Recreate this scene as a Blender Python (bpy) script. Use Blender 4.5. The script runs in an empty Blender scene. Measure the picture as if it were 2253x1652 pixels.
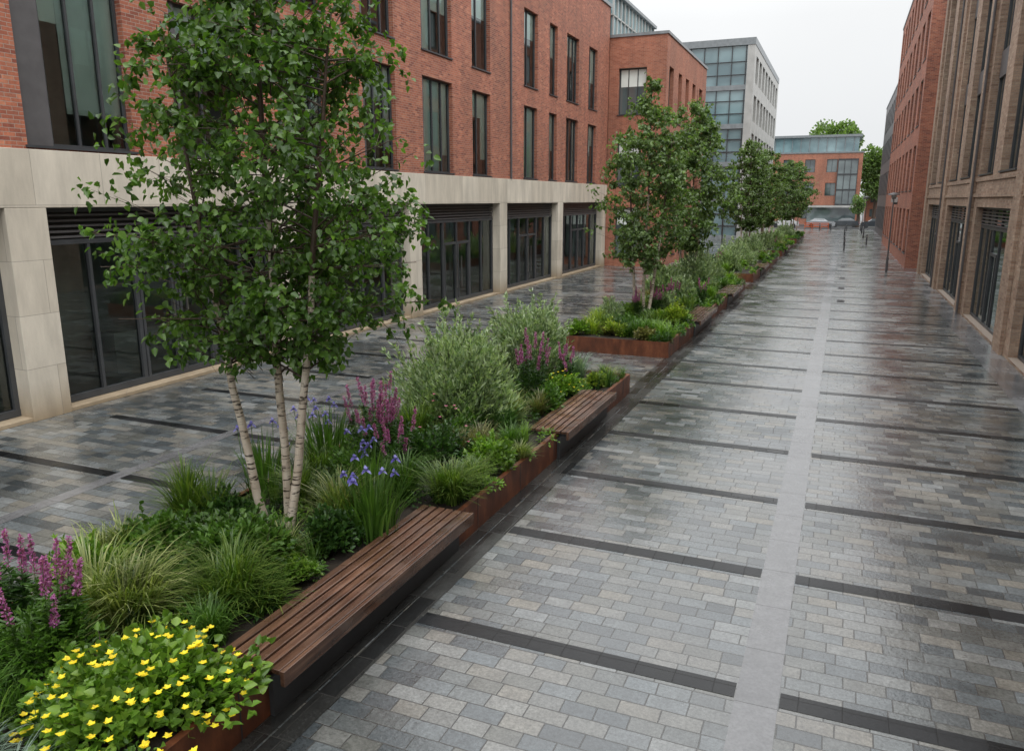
import bpy, math, random
import numpy as np
from mathutils import Vector
SC=bpy.context.scene
COL=SC.collection
# ------------------------------------------------------------------ helpers
def link(o,parent=None):
    COL.objects.link(o)
    if parent is not None: o.parent=parent
    return o
def empty(name,loc=(0,0,0)):
    o=bpy.data.objects.new(name,None); o.empty_display_size=.2; o.location=loc
    return link(o)
class MB:
    def __init__(s): s.v=[];s.f=[];s.m=[]
    def quad(s,a,b,c,d,m=0):
        i=len(s.v); s.v+= [a,b,c,d]; s.f.append((i,i+1,i+2,i+3)); s.m.append(m)
    def box(s,x0,x1,y0,y1,z0,z1,m=0):
        if x0>x1:x0,x1=x1,x0
        if y0>y1:y0,y1=y1,y0
        i=len(s.v)
        s.v+=[(x0,y0,z0),(x1,y0,z0),(x1,y1,z0),(x0,y1,z0),(x0,y0,z1),(x1,y0,z1),(x1,y1,z1),(x0,y1,z1)]
        for f in ((0,3,2,1),(4,5,6,7),(0,1,5,4),(1,2,6,5),(2,3,7,6),(3,0,4,7)):
            s.f.append(tuple(i+k for k in f)); s.m.append(m)
    def poly(s,pts,m=0):
        i=len(s.v); s.v+=pts; s.f.append(tuple(range(i,i+len(pts)))); s.m.append(m)
    def cyl(s,x,y,z0,z1,r0,r1=None,n=16,m=0):
        if r1 is None:r1=r0
        i=len(s.v)
        for k in range(n):
            a=2*math.pi*k/n
            s.v.append((x+r0*math.cos(a),y+r0*math.sin(a),z0)); s.v.append((x+r1*math.cos(a),y+r1*math.sin(a),z1))
        for k in range(n):
            a=i+2*k;b=i+2*((k+1)%n); s.f.append((a,b,b+1,a+1)); s.m.append(m)
        s.f.append(tuple(i+2*k+1 for k in range(n))); s.m.append(m)
        s.f.append(tuple(i+2*k for k in reversed(range(n)))); s.m.append(m)
    def build(s,name,mats,parent=None,bevel=0,loc=None):
        me=bpy.data.meshes.new(name); me.from_pydata(s.v,[],s.f)
        for m in mats: me.materials.append(m)
        me.polygons.foreach_set('material_index',s.m); me.update()
        o=bpy.data.objects.new(name,me); link(o,parent)
        if loc: o.location=loc
        if bevel:
            b=o.modifiers.new('bevel','BEVEL'); b.width=bevel; b.segments=2; b.limit_method='ANGLE'
        return o
class NP:
    def __init__(s): s.V=[];s.Q=[];s.M=[];s.n=0
    def add(s,V,Q,m):
        V=np.asarray(V,float).reshape(-1,3);Q=np.asarray(Q,int).reshape(-1,4)
        s.V.append(V); s.Q.append(Q+s.n); s.M.append(np.full(len(Q),m)); s.n+=len(V)
    def leaves(s,P,D,N,L,W,m,fold=.25,droop=.15):
        n=len(P)
        D=D/(np.linalg.norm(D,axis=1,keepdims=True)+1e-9)
        S=np.cross(D,N); S/= (np.linalg.norm(S,axis=1,keepdims=True)+1e-9)
        U=np.cross(S,D); L=np.broadcast_to(L,(n,))[:,None];W=np.broadcast_to(W,(n,))[:,None]
        f=U*W*fold
        V=np.stack([P,P+D*L*.3+S*W*.5+f,P+D*L*.66+S*W*.36+f*.8-U*L*droop*.4,P+D*L-U*L*droop,
                    P+D*L*.66-S*W*.36+f*.8-U*L*droop*.4,P+D*L*.3-S*W*.5+f],1)
        b=(np.arange(n)*6)[:,None]
        Q=np.concatenate([b+np.array([[0,1,2,3]]),b+np.array([[0,3,4,5]])],0)
        s.add(V,Q,m)
    def blades(s,B,H,R,az,W,m,lean=1.6):
        n=len(B); d=np.stack([np.cos(az),np.sin(az),0*az],1); sd=np.stack([-np.sin(az),np.cos(az),0*az],1)
        ts=[0,.3,.6,.82,1.0]; ws=[.8,1,.8,.5,.06]; rows=[]
        for t,w in zip(ts,ws):
            zc=H*(lean*t-(lean-1)*t*t)
            c=B+d*(R*(t**1.7))[:,None]
            c=c+np.stack([0*zc,0*zc,zc],1)
            rows.append(c-sd*(W*w*.5)[:,None]); rows.append(c+sd*(W*w*.5)[:,None])
        V=np.stack(rows,1); b=(np.arange(n)*10)[:,None]
        Q=np.concatenate([b+np.array([[2*k,2*k+1,2*k+3,2*k+2]]) for k in range(4)],0)
        s.add(V,Q,m)
    def tube(s,P,R,m,seg=6):
        P=np.asarray(P,float);k=len(P); R=np.broadcast_to(R,(k,))
        T=np.gradient(P,axis=0); T/=np.linalg.norm(T,axis=1,keepdims=True)+1e-9
        ref=np.array([.31,.95,.05]); A=np.cross(T,ref); A/=np.linalg.norm(A,axis=1,keepdims=True)+1e-9
        Bn=np.cross(T,A); an=np.arange(seg)*2*math.pi/seg
        V=P[:,None]+(A[:,None]*np.cos(an)[None,:,None]+Bn[:,None]*np.sin(an)[None,:,None])*R[:,None,None]
        Q=[]
        for i in range(k-1):
            for j in range(seg):
                Q.append((i*seg+j,i*seg+(j+1)%seg,(i+1)*seg+(j+1)%seg,(i+1)*seg+j))
        s.add(V,Q,m)
    def mesh(s,name,mats):
        V=np.concatenate(s.V);Q=np.concatenate(s.Q);M=np.concatenate(s.M)
        me=bpy.data.meshes.new(name)
        me.vertices.add(len(V)); me.vertices.foreach_set('co',V.astype(np.float32).ravel())
        me.loops.add(Q.size); me.loops.foreach_set('vertex_index',Q.astype(np.int32).ravel())
        me.polygons.add(len(Q)); me.polygons.foreach_set('loop_start',(np.arange(len(Q))*4).astype(np.int32))
        try: me.polygons.foreach_set('loop_total',np.full(len(Q),4,dtype=np.int32))
        except Exception: pass
        for m in mats: me.materials.append(m)
        me.polygons.foreach_set('material_index',M.astype(np.int32))
        me.update(calc_edges=True); me.validate()
        return me
    def build(s,name,mats,parent=None,loc=(0,0,0)):
        o=bpy.data.objects.new(name,s.mesh(name,mats)); o.location=loc
        return link(o,parent)
# ------------------------------------------------------------------ materials
class NT:
    def __init__(s,name):
        s.mat=bpy.data.materials.new(name); s.mat.use_nodes=True; s.t=s.mat.node_tree; s.t.nodes.clear()
        s.out=s.t.nodes.new('ShaderNodeOutputMaterial')
    def n(s,typ,ins=None,**kw):
        nd=s.t.nodes.new(typ)
        for k,v in kw.items(): setattr(nd,k,v)
        if ins:
            for k,v in ins.items():
                sock=nd.inputs[k]
                if isinstance(v,bpy.types.NodeSocket): s.t.links.new(v,sock)
                else: sock.default_value=v
        return nd
    def pos(s): return s.n('ShaderNodeNewGeometry').outputs['Position']
    def wallvec(s):
        sx=s.n('ShaderNodeSeparateXYZ',{0:s.pos()})
        a=s.n('ShaderNodeMath',{0:sx.outputs[0],1:sx.outputs[1]},operation='ADD')
        return s.n('ShaderNodeCombineXYZ',{0:a.outputs[0],1:sx.outputs[2],2:0.0}).outputs[0]
    def noise(s,scale,detail=3,vec=None,rough=.5):
        return s.n('ShaderNodeTexNoise',{'Vector':vec if vec is not None else s.pos(),'Scale':scale,'Detail':detail,'Roughness':rough}).outputs['Fac']
    def ramp(s,fac,stops,interp='LINEAR'):
        r=s.n('ShaderNodeValToRGB',{0:fac}); cr=r.color_ramp; cr.interpolation=interp
        while len(cr.elements)<len(stops): cr.elements.new(.5)
        for e,(p,c) in zip(cr.elements,stops):
            e.position=p; e.color=(c,c,c,1) if not isinstance(c,tuple) else (*c,1)
        return r.outputs[0]
    def mix(s,fac,a,b,typ='MIX'):
        m=s.n('ShaderNodeMix',data_type='RGBA',blend_type=typ)
        for k,v in ((0,fac),(6,a),(7,b)):
            if isinstance(v,bpy.types.NodeSocket): s.t.links.new(v,m.inputs[k])
            else: m.inputs[k].default_value=v if k==0 else ((*v,1) if len(v)==3 else v)
        return m.outputs[2]
    def math(s,op,a,b=0.0,c=None):
        i={0:a,1:b}
        if c is not None:i[2]=c
        return s.n('ShaderNodeMath',i,operation=op).outputs[0]
    def bsdf(s,col,rough=.5,bump=None,bstr=.3,bdist=.01,metal=0.0,ior=1.5,coat=0.0,spec=.5,crough=.03):
        b=s.n('ShaderNodeBsdfPrincipled')
        def st(k,v):
            if isinstance(v,bpy.types.NodeSocket): s.t.links.new(v,b.inputs[k])
            else: b.inputs[k].default_value=(*v,1) if isinstance(v,tuple) else v
        st('Base Color',col); st('Roughness',rough); st('Metallic',metal); st('IOR',ior); st('Coat Weight',coat); st('Specular IOR Level',spec); st('Coat Roughness',crough)
        if bump is not None:
            bn=s.n('ShaderNodeBump',{'Height':bump,'Strength':bstr,'Distance':bdist}); s.t.links.new(bn.outputs[0],b.inputs['Normal'])
            s.last_bump=bn; s.last=b
        return b.outputs[0]
    def done(s,sh): s.t.links.new(sh,s.out.inputs[0]); return s.mat
def simple(name,col,rough=.5,var=.25,scale=3,metal=0.0,bump=.0,**k):
    m=NT(name); nz=m.noise(scale,4); f=m.ramp(nz,[(.3,1-var),(.7,1+var*.4)])
    c=m.mix(1.0,col,f,'MULTIPLY'); return m.done(m.bsdf(c,rough,bump=m.noise(scale*12,3) if bump else None,bstr=bump,metal=metal,**k))
def brick(name,cols,mortar,rough=.72,bw=.235,rh=.078,ms=.006):
    m=NT(name); v=m.wallvec()
    b=m.n('ShaderNodeTexBrick',{'Vector':v,'Color1':(0,0,0,1),'Color2':(1,1,1,1),'Mortar':(0,0,0,1),'Scale':1.0,'Mortar Size':ms,'Mortar Smooth':.2,'Brick Width':bw,'Row Height':rh})
    n=len(cols); c=m.ramp(b.outputs[0],[(i/(n-1),cc) for i,cc in enumerate(cols)])
    st=m.ramp(m.noise(.35,4),[(.3,.76),(.7,1.1)]); c=m.mix(1.0,c,st,'MULTIPLY')
    vv=m.n('ShaderNodeMapping',{'Vector':m.pos(),'Scale':(1.8,1.8,.18)}).outputs[0]
    c=m.mix(1.0,c,m.ramp(m.noise(1.0,5,vv,.6),[(.35,.78),(.6,1.05)]),'MULTIPLY')
    c=m.mix(1.0,c,m.ramp(m.noise(25,2),[(.3,.82),(.7,1.12)]),'MULTIPLY')
    c=m.mix(b.outputs[1],c,mortar)
    h=m.math('SUBTRACT',m.math('MULTIPLY',m.noise(60,2),.3),b.outputs[1])
    return m.done(m.bsdf(c,rough,bump=h,bstr=.6,bdist=.008))
M={}
M['brick']=brick('red_brick',[(.22,.06,.036),(.34,.102,.056),(.43,.14,.075),(.29,.088,.052),(.50,.19,.105)],(.33,.26,.21))
M['brick2']=brick('orange_brick',[(.33,.11,.062),(.42,.145,.08),(.46,.18,.105)],(.33,.26,.21))
M['buff']=brick('buff_brick',[(.25,.155,.105),(.34,.225,.155),(.41,.285,.20),(.29,.19,.13),(.45,.335,.24)],(.26,.21,.17))
def stone():
    m=NT('sandstone'); v=m.wallvec()
    b=m.n('ShaderNodeTexBrick',{'Vector':v,'Color1':(0,0,0,1),'Color2':(1,1,1,1),'Mortar':(.5,.5,.5,1),'Scale':1.0,'Mortar Size':.006,'Brick Width':1.55,'Row Height':1.05,'Mortar Smooth':.1})
    c=m.ramp(b.outputs[0],[(0,(.52,.465,.38)),(1,(.62,.565,.475))])
    sx=m.n('ShaderNodeSeparateXYZ',{0:m.pos()})
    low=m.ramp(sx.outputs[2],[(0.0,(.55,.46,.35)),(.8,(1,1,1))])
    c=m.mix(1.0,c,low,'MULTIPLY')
    vv=m.n('ShaderNodeMapping',{'Vector':m.pos(),'Scale':(1.5,1.5,.35)}).outputs[0]
    c=m.mix(1.0,c,m.ramp(m.noise(1.2,6,vv,.65),[(.3,.70),(.65,1.06)]),'MULTIPLY')
    c=m.mix(m.math('MULTIPLY',b.outputs[1],.6),c,(.16,.14,.12))
    return m.done(m.bsdf(c,.7,bump=m.noise(40,3),bstr=.15))
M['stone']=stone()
M['frame']=simple('dark_frame_metal',(.05,.053,.057),.4,.2)
M['panel']=simple('grey_panel_metal',(.095,.09,.092),.45,.2)
M['capmetal']=simple('coping_metal',(.22,.24,.25),.4,.2)
M['white']=simple('pale_cladding',(.42,.42,.40),.5,.2,1)
M['interior']=simple('interior_wall',(.40,.44,.43),.8,.7,.45)
M['floor']=simple('interior_floor',(.34,.34,.32),.4,.4,.6)
M['blind']=simple('window_blind',(.80,.87,.82),.8,.12,1)
M['roof']=simple('roof_grey',(.14,.145,.15),.7,.3,1)
def glass(name,tint,bias=.07,gain=1.2):
    m=NT(name)
    fr=m.n('ShaderNodeFresnel',{'IOR':1.5}).outputs[0]
    f=m.math('MULTIPLY_ADD',fr,gain,bias); f=m.math('MINIMUM',f,1.0)
    g=m.n('ShaderNodeBsdfGlossy',{'Color':(.86,.95,.95,1),'Roughness':.015}).outputs[0]
    t=m.n('ShaderNodeBsdfTransparent',{'Color':(*tint,1)}).outputs[0]
    return m.done(m.n('ShaderNodeMixShader',{0:f,1:t,2:g}).outputs[0])
M['glass']=glass('window_glass',(.84,.95,.93))
def oglass(name,c1,c2,sc=(.25,.25,.35),rough=.04):
    m=NT(name); vv=m.n('ShaderNodeMapping',{'Vector':m.pos(),'Scale':sc}).outputs[0]
    c=m.ramp(m.noise(1.0,2,vv),[(.35,c1),(.65,c2)])
    return m.done(m.bsdf(c,rough,ior=1.8,spec=.7))
M['oglass']=oglass('dark_glazing',(.035,.048,.052),(.15,.19,.19))
M['tglass']=oglass('curtain_wall_glass',(.09,.16,.18),(.22,.33,.35),rough=.12)
def paving(name,stops,bw,rh,ms,rlo=.16,rhi=.5,fineamp=1.0,off=.42,coat=.5,spec=.8,mort=(.038,.036,.032)):
    m=NT(name); p=m.pos()
    wob=m.n('ShaderNodeTexNoise',{'Vector':p,'Scale':3.0,'Detail':2}).outputs['Color']
    o_=m.n('ShaderNodeVectorMath',{0:wob,1:(.5,.5,.5)},operation='SUBTRACT').outputs[0]
    o_=m.n('ShaderNodeVectorMath',{0:o_,'Scale':.018},operation='SCALE').outputs[0]
    v=m.n('ShaderNodeVectorMath',{0:p,1:o_},operation='ADD').outputs[0]
    b=m.n('ShaderNodeTexBrick',{'Vector':v,'Color1':(0,0,0,1),'Color2':(1,1,1,1),'Mortar':(.3,.3,.3,1),'Scale':1.0,'Mortar Size':ms,'Mortar Smooth':.3,'Brick Width':bw,'Row Height':rh},offset=off,squash=.82,squash_frequency=3)
    c=m.ramp(b.outputs[0],stops)
    c=m.mix(1.0,c,m.ramp(m.noise(30,7,None,.8),[(.32,1-.55*fineamp),(.7,1+.38*fineamp)]),'MULTIPLY')
    c=m.mix(1.0,c,m.ramp(m.noise(6,5,None,.65),[(.3,.78),(.7,1.14)]),'MULTIPLY')
    wet=m.noise(.45,6,None,.62)
    c=m.mix(1.0,c,m.ramp(wet,[(.36,.60),(.62,1.1)]),'MULTIPLY')
    c=m.mix(m.ramp(b.outputs[1],[(.1,0.0),(.8,1.0)]),c,mort)
    r=m.ramp(wet,[(.38,rlo),(.62,rhi)])
    r2=m.math('ADD',r,m.math('MULTIPLY',m.math('SUBTRACT',b.outputs[0],.5),.12))
    r3=m.math('MAXIMUM',m.math('ADD',r2,m.math('MULTIPLY',b.outputs[1],.1)),.06)
    tilt=m.math('MULTIPLY',b.outputs[0],.22)
    h=m.math('ADD',m.math('SUBTRACT',m.math('MULTIPLY',m.noise(22,5,None,.65),.7),m.math('MULTIPLY',b.outputs[1],1.0)),tilt)
    sh=m.bsdf(c,r3,bump=h,bstr=.55,bdist=.006,spec=spec,ior=1.5,coat=m.math('MULTIPLY',m.ramp(wet,[(.42,1.0),(.66,.35)]),coat),crough=.13)
    cb=m.n('ShaderNodeBump',{'Height':m.math('ADD',m.noise(11,4,None,.55),m.math('MULTIPLY',b.outputs[0],.35)),'Strength':.42,'Distance':.009}); m.t.links.new(cb.outputs[0],m.last.inputs['Coat Normal'])
    return m.done(sh)
st=[(0,(.068,.078,.083)),(.18,(.115,.132,.14)),(.38,(.155,.155,.138)),(.58,(.16,.182,.192)),(.8,(.225,.21,.178)),(1,(.245,.262,.265))]
M['pave']=paving('stone_setts',st,.36,.185,.006,.14,.36)
M['band']=paving('black_granite',[(0,(.008,.009,.010)),(1,(.020,.021,.023))],.36,.25,.004,.24,.4,.3,.0,.0,.35,(.01,.01,.01))
M['kerb']=paving('dark_kerb_slab',[(0,(.025,.026,.026)),(1,(.062,.062,.058))],.23,.62,.006,.16,.34,1,.42,.3,.6)
M['strip']=paving('grey_granite_slab',[(0,(.165,.165,.17)),(1,(.21,.21,.215))],2.0,.9,.004,.14,.34,.6)
M['asph']=simple('asphalt',(.055,.056,.058),.3,.3,2,bump=.2)
M['soil']=simple('soil',(.03,.022,.015),.9,.5,6,bump=.5)
def corten():
    m=NT('corten_steel'); vv=m.n('ShaderNodeMapping',{'Vector':m.pos(),'Scale':(2,2,.7)}).outputs[0]
    c=m.ramp(m.noise(2.5,6,vv,.65),[(.25,(.045,.018,.011)),(.5,(.13,.042,.019)),(.75,(.27,.095,.04))])
    return m.done(m.bsdf(c,.42,bump=m.noise(50,3),bstr=.2,bdist=.004))
M['corten']=corten()
def wood():
    m=NT('wet_hardwood'); vv=m.n('ShaderNodeMapping',{'Vector':m.pos(),'Scale':(28,1.2,28)}).outputs[0]
    c=m.ramp(m.noise(1.0,5,vv,.6),[(.25,(.055,.028,.018)),(.5,(.14,.07,.044)),(.8,(.28,.16,.105))])
    isl=m.n('ShaderNodeNewGeometry').outputs['Random Per Island']
    c=m.mix(1.0,c,m.ramp(isl,[(0,.6),(1,1.3)]),'MULTIPLY')
    c=m.mix(1.0,c,m.ramp(m.noise(2.5,4),[(.35,.65),(.65,1.1)]),'MULTIPLY')
    return m.done(m.bsdf(c,m.ramp(m.noise(3,3),[(.35,.12),(.65,.38)]),bump=m.noise(1,4,vv),bstr=.15,bdist=.003,spec=.7))
M['wood']=wood()
def leafm(name,c0,c1,c2,tr=.3,rough=.38,big=.65):
    m=NT(name); g=m.n('ShaderNodeNewGeometry')
    c=m.ramp(g.outputs['Random Per Island'],[(0,c0),(.55,c1),(1,c2)])
    c=m.mix(1.0,c,m.ramp(m.noise(2.2,2),[(.3,big),(.7,1.2)]),'MULTIPLY')
    p=m.bsdf(c,rough,spec=.5)
    t=m.n('ShaderNodeBsdfTranslucent',{'Color':m.mix(1.0,c,(1.4,1.6,.6),'MULTIPLY')}).outputs[0]
    return m.done(m.n('ShaderNodeMixShader',{0:tr,1:p,2:t}).outputs[0])
M['birchleaf']=leafm('birch_leaf',(.042,.095,.017),(.082,.17,.028),(.16,.28,.055),.38,.34)
M['birchleaf2']=leafm('birch_leaf_far_hazed',(.085,.14,.045),(.135,.21,.07),(.21,.31,.11),.38)  # paler leaf copy for far trees, distance haze put into its colour
M['g_dark']=leafm('leaf_dark',(.025,.065,.014),(.045,.11,.024),(.08,.16,.035))
M['g_mid']=leafm('leaf_mid',(.05,.115,.018),(.085,.18,.03),(.14,.26,.05))
M['g_bright']=leafm('leaf_bright',(.10,.20,.025),(.16,.30,.04),(.27,.42,.06))
M['g_lime']=leafm('leaf_lime',(.17,.26,.03),(.28,.39,.045),(.42,.48,.07))
M['g_silver']=leafm('leaf_silver',(.17,.26,.13),(.33,.42,.24),(.55,.64,.44),.28)
M['g_grass']=leafm('grass_blade',(.06,.12,.018),(.12,.21,.035),(.24,.32,.07))
M['g_var']=leafm('grass_variegated',(.10,.16,.03),(.22,.28,.07),(.48,.50,.23))
M['g_brown']=leafm('grass_brown',(.11,.11,.04),(.19,.19,.07),(.29,.27,.11))
M['g_blue']=leafm('grass_blue',(.13,.20,.14),(.22,.31,.24),(.34,.43,.36))
M['purple']=leafm('purple_flower',(.28,.06,.22),(.44,.14,.37),(.60,.27,.50),.3,.6,.9)
M['pink']=leafm('pink_flower',(.45,.08,.18),(.6,.16,.3),(.7,.3,.4),.3,.6,.9)
M['blue']=leafm('iris_flower',(.11,.09,.42),(.19,.17,.56),(.36,.34,.75),.3,.6,.9)
M['yellow']=leafm('yellow_flower',(.68,.50,.01),(.82,.66,.02),(.9,.78,.04),.2,.6,.95)
def bark():
    m=NT('birch_bark'); vv=m.n('ShaderNodeMapping',{'Vector':m.pos(),'Scale':(6,6,34)}).outputs[0]
    n1=m.noise(1.0,3,vv,.6)
    c=m.ramp(m.noise(5,3),[(.3,(.46,.37,.28)),(.7,(.72,.64,.54))])
    c=m.mix(m.ramp(n1,[(.56,0.0),(.62,1.0)]),c,(.05,.035,.025))
    return m.done(m.bsdf(c,.6,bump=n1,bstr=.3,bdist=.004))
M['bark']=bark(); M['twig']=simple('twig_bark',(.07,.045,.03),.6,.3,8)
rng=np.random.default_rng(7)
def U(a,b,n=None): return rng.uniform(a,b,n)
def unit(n):
    v=rng.normal(size=(n,3)); return v/np.linalg.norm(v,axis=1,keepdims=True)
# ------------------------------------------------------------------ ground
b=MB(); b.quad((-600,-200,0),(600,-200,0),(600,900,0),(-600,900,0)); b.build('ground',[M['asph']])
b=MB(); b.quad((-16,-12,.004),(6,-12,.004),(6,128,.004),(-16,128,.004)); b.build('street_paving',[M['pave']])
SX0,SX1=-.52,-.16
b=MB()
b.quad((SX0,-12,.008),(SX1,-12,.008),(SX1,127,.008),(SX0,127,.008))
b.quad((-10.45,-12,.008),(-10.2,-12,.008),(-10.2,127,.008),(-10.45,127,.008))
b.quad((3.75,-12,.008),(4.45,-12,.008),(4.45,127,.008),(3.75,127,.008))
b.build('granite_channel_strip',[M['strip']])
b=MB(); y=6.45-2.42*5; k=0
while y<122:
    h=.11
    b.quad((-3.74,y-h,.008),(SX0-.01,y-h,.008),(SX0-.01,y+h,.008),(-3.74,y+h,.008))
    b.quad((SX1+.01,y-h,.008),(3.74,y-h,.008),(3.74,y+h,.008),(SX1+.01,y+h,.008))
    y+=2.42
y=5.85-2.5*5
while y<122:
    b.quad((-13.4,y-.1,.008),(-10.46,y-.1,.008),(-10.46,y+.1,.008),(-13.4,y+.1,.008))
    b.quad((-10.19,y-.1,.008),(-7.3,y-.1,.008),(-7.3,y+.1,.008),(-10.19,y+.1,.008)); y+=2.5
b.build('dark_paving_band',[M['band']])
b=MB()
b.quad((-3.97,-12,.010),(-3.75,-12,.010),(-3.75,115,.010),(-3.97,115,.010))
b.quad((-4.25,-12,.010),(-3.99,-12,.010),(-3.99,115,.010),(-4.25,115,.010))
b.build('dark_kerb_channel',[M['kerb']])
b=MB()
for (x,yy) in ((.05,36),(.05,41.5),(.08,47),(.1,55),(.1,64)):
    b.box(x,x+.32,yy,yy+.9,.002,.014,0)
    for i in range(8): b.box(x+.03,x+.29,yy+.06+i*.1,yy+.1+i*.1,.0145,.02,1)
b.build('drain_grating',[M['frame'],M['panel']])
# ------------------------------------------------------------------ facade tools
def facade(axis,c,s,u0,u1,z0,z1,holes,depth,mat,parent,name='wall'):
    us=sorted(set([u0,u1]+[h[0] for h in holes]+[h[1] for h in holes])); zs=sorted(set([z0,z1]+[h[2] for h in holes]+[h[3] for h in holes]))
    P=(lambda u,z,d:(c+s*d,u,z)) if axis=='Y' else (lambda u,z,d:(u,c+s*d,z))
    b=MB()
    for i in range(len(us)-1):
        for j in range(len(zs)-1):
            um=(us[i]+us[i+1])/2; zm=(zs[j]+zs[j+1])/2
            if any(h[0]<um<h[1] and h[2]<zm<h[3] for h in holes): continue
            b.quad(P(us[i],zs[j],0),P(us[i+1],zs[j],0),P(us[i+1],zs[j+1],0),P(us[i],zs[j+1],0))
    for a,e,l,t in holes:
        D=depth
        b.quad(P(a,l,0),P(a,t,0),P(a,t,D),P(a,l,D)); b.quad(P(e,l,0),P(e,t,0),P(e,t,D),P(e,l,D))
        b.quad(P(a,t,0),P(e,t,0),P(e,t,D),P(a,t,D)); b.quad(P(a,l,0),P(e,l,0),P(e,l,D),P(a,l,D))
    return b.build(name,[mat],parent)
def bx(b,axis,c,s,u0,u1,z0,z1,d0,d1,m=0):
    if axis=='Y': b.box(c+s*d0,c+s*d1,u0,u1,z0,z1,m)
    else: b.box(u0,u1,c+s*d0,c+s*d1,z0,z1,m)
def gq(b,axis,c,s,u0,u1,z0,z1,d,m=0):
    if axis=='Y':
        x=c+s*d; q=[(x,u0,z0),(x,u1,z0),(x,u1,z1),(x,u0,z1)]
        if s>0: q.reverse()
    else: y=c+s*d; q=[(u0,y,z0),(u1,y,z0),(u1,y,z1),(u0,y,z1)]
    b.quad(*q,m)
def window(fb,gb,axis,c,s,h,depth,muls=(.5,),trans=(),fw=.06,sill=True,panel=0):
    a,e,l,t=h; d0,d1=depth-.1,depth-.01
    if panel:
        bx(fb,axis,c,s,a+.002,a+panel,l+.002,t-.002,depth-.16,d1,1); a=a+panel
    bx(fb,axis,c,s,a+.001,a+fw,l+.001,t-.001,d0,d1); bx(fb,axis,c,s,e-fw,e-.001,l+.001,t-.001,d0,d1)
    bx(fb,axis,c,s,a+fw,e-fw,t-fw,t-.001,d0,d1); bx(fb,axis,c,s,a+fw,e-fw,l+.001,l+fw,d0,d1)
    for f in muls:
        u=a+(e-a)*f; bx(fb,axis,c,s,u-fw*.45,u+fw*.45,l+fw,t-fw,d0+.01,d1)
    for f in trans:
        z=l+(t-l)*f; bx(fb,axis,c,s,a+fw,e-fw,z-fw*.4,z+fw*.4,d0+.015,d1-.01)
    gq(gb,axis,c,s,a+fw*.5,e-fw*.5,l+fw*.5,t-fw*.5,depth-.05)
    if sill: bx(fb,axis,c,s,h[0]-.04,h[1]+.04,l-.05,l+.0,-.05,depth-.1)
# ------------------------------------------------------------------ left brick building
LX=-14.5
B1=empty('brick_office_building')
wins=[(-5,-3),(-1,1.2),(3,5),(6.6,8.8),(10.6,13.1),(14.4,16.4),(18.2,20.2),(22.2,24.2),(26.1,28.5),(30.3,32.1),(36,37.8),(39.5,40.7),(42.2,44.3),(46.2,47.9)]
holes=[];
for a,e in wins: holes+= [(a,e,5.33,8.72),(a,e,9.62,13.05)]
facade('Y',LX,-1,-10,50.5,5.25,16.0,holes,.26,M['brick'],B1,'brick_wall')
fb=MB();gb=MB();bb=MB()
random.seed(3)
for i,h in enumerate(holes):
    w=h[1]-h[0]
    window(fb,gb,'Y',LX,-1,h,.26,muls=(.42,) if w<2.0 else (.36,.7),panel=.62 if 10<h[0]<11 else (.25 if w>1.9 else .0),trans=())
    r=random.random()
    if r<.88:
        fr=random.choice([.3,.4,.6,.45,1.0,.35]); split=h[0]+w*random.choice([.45,.7,1.0])
        gq(bb,'Y',LX,-1,h[0]+.08,min(split,h[1]-.05),h[3]-(h[3]-h[2])*fr,h[3]-.02,.262)
        if split<h[1]-.1: gq(bb,'Y',LX,-1,split+.01,h[1]-.05,h[3]-(h[3]-h[2])*random.choice([.35,.55,.8]),h[3]-.02,.266)
    else:
        gq(bb,'Y',LX,-1,h[0]+.08,h[0]+.6,h[2]+.02,h[3]-.02,.27); gq(bb,'Y',LX,-1,h[1]-.5,h[1]-.05,h[2]+.02,h[3]-.02,.27)
fb.build('window_frames',[M['frame'],M['panel']],B1); gb.build('window_glass',[M['glass']],B1); bb.build('blinds',[M['blind']],B1)
cols=[-5.2,2.5,10.35,18.0,25.25,33.4,41.35,49.9]
b=MB(); cw=.42
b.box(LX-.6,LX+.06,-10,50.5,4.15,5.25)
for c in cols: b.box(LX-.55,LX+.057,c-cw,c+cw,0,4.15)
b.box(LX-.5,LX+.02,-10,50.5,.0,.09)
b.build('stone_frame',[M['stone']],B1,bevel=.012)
fb=MB();gb=MB();lv=MB()
sx=.42
edges=[-10]+sum([[c-cw,c+cw] for c in cols],[])
bays=[(edges[i],edges[i+1]) for i in range(0,len(edges)-1,2)]
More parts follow.
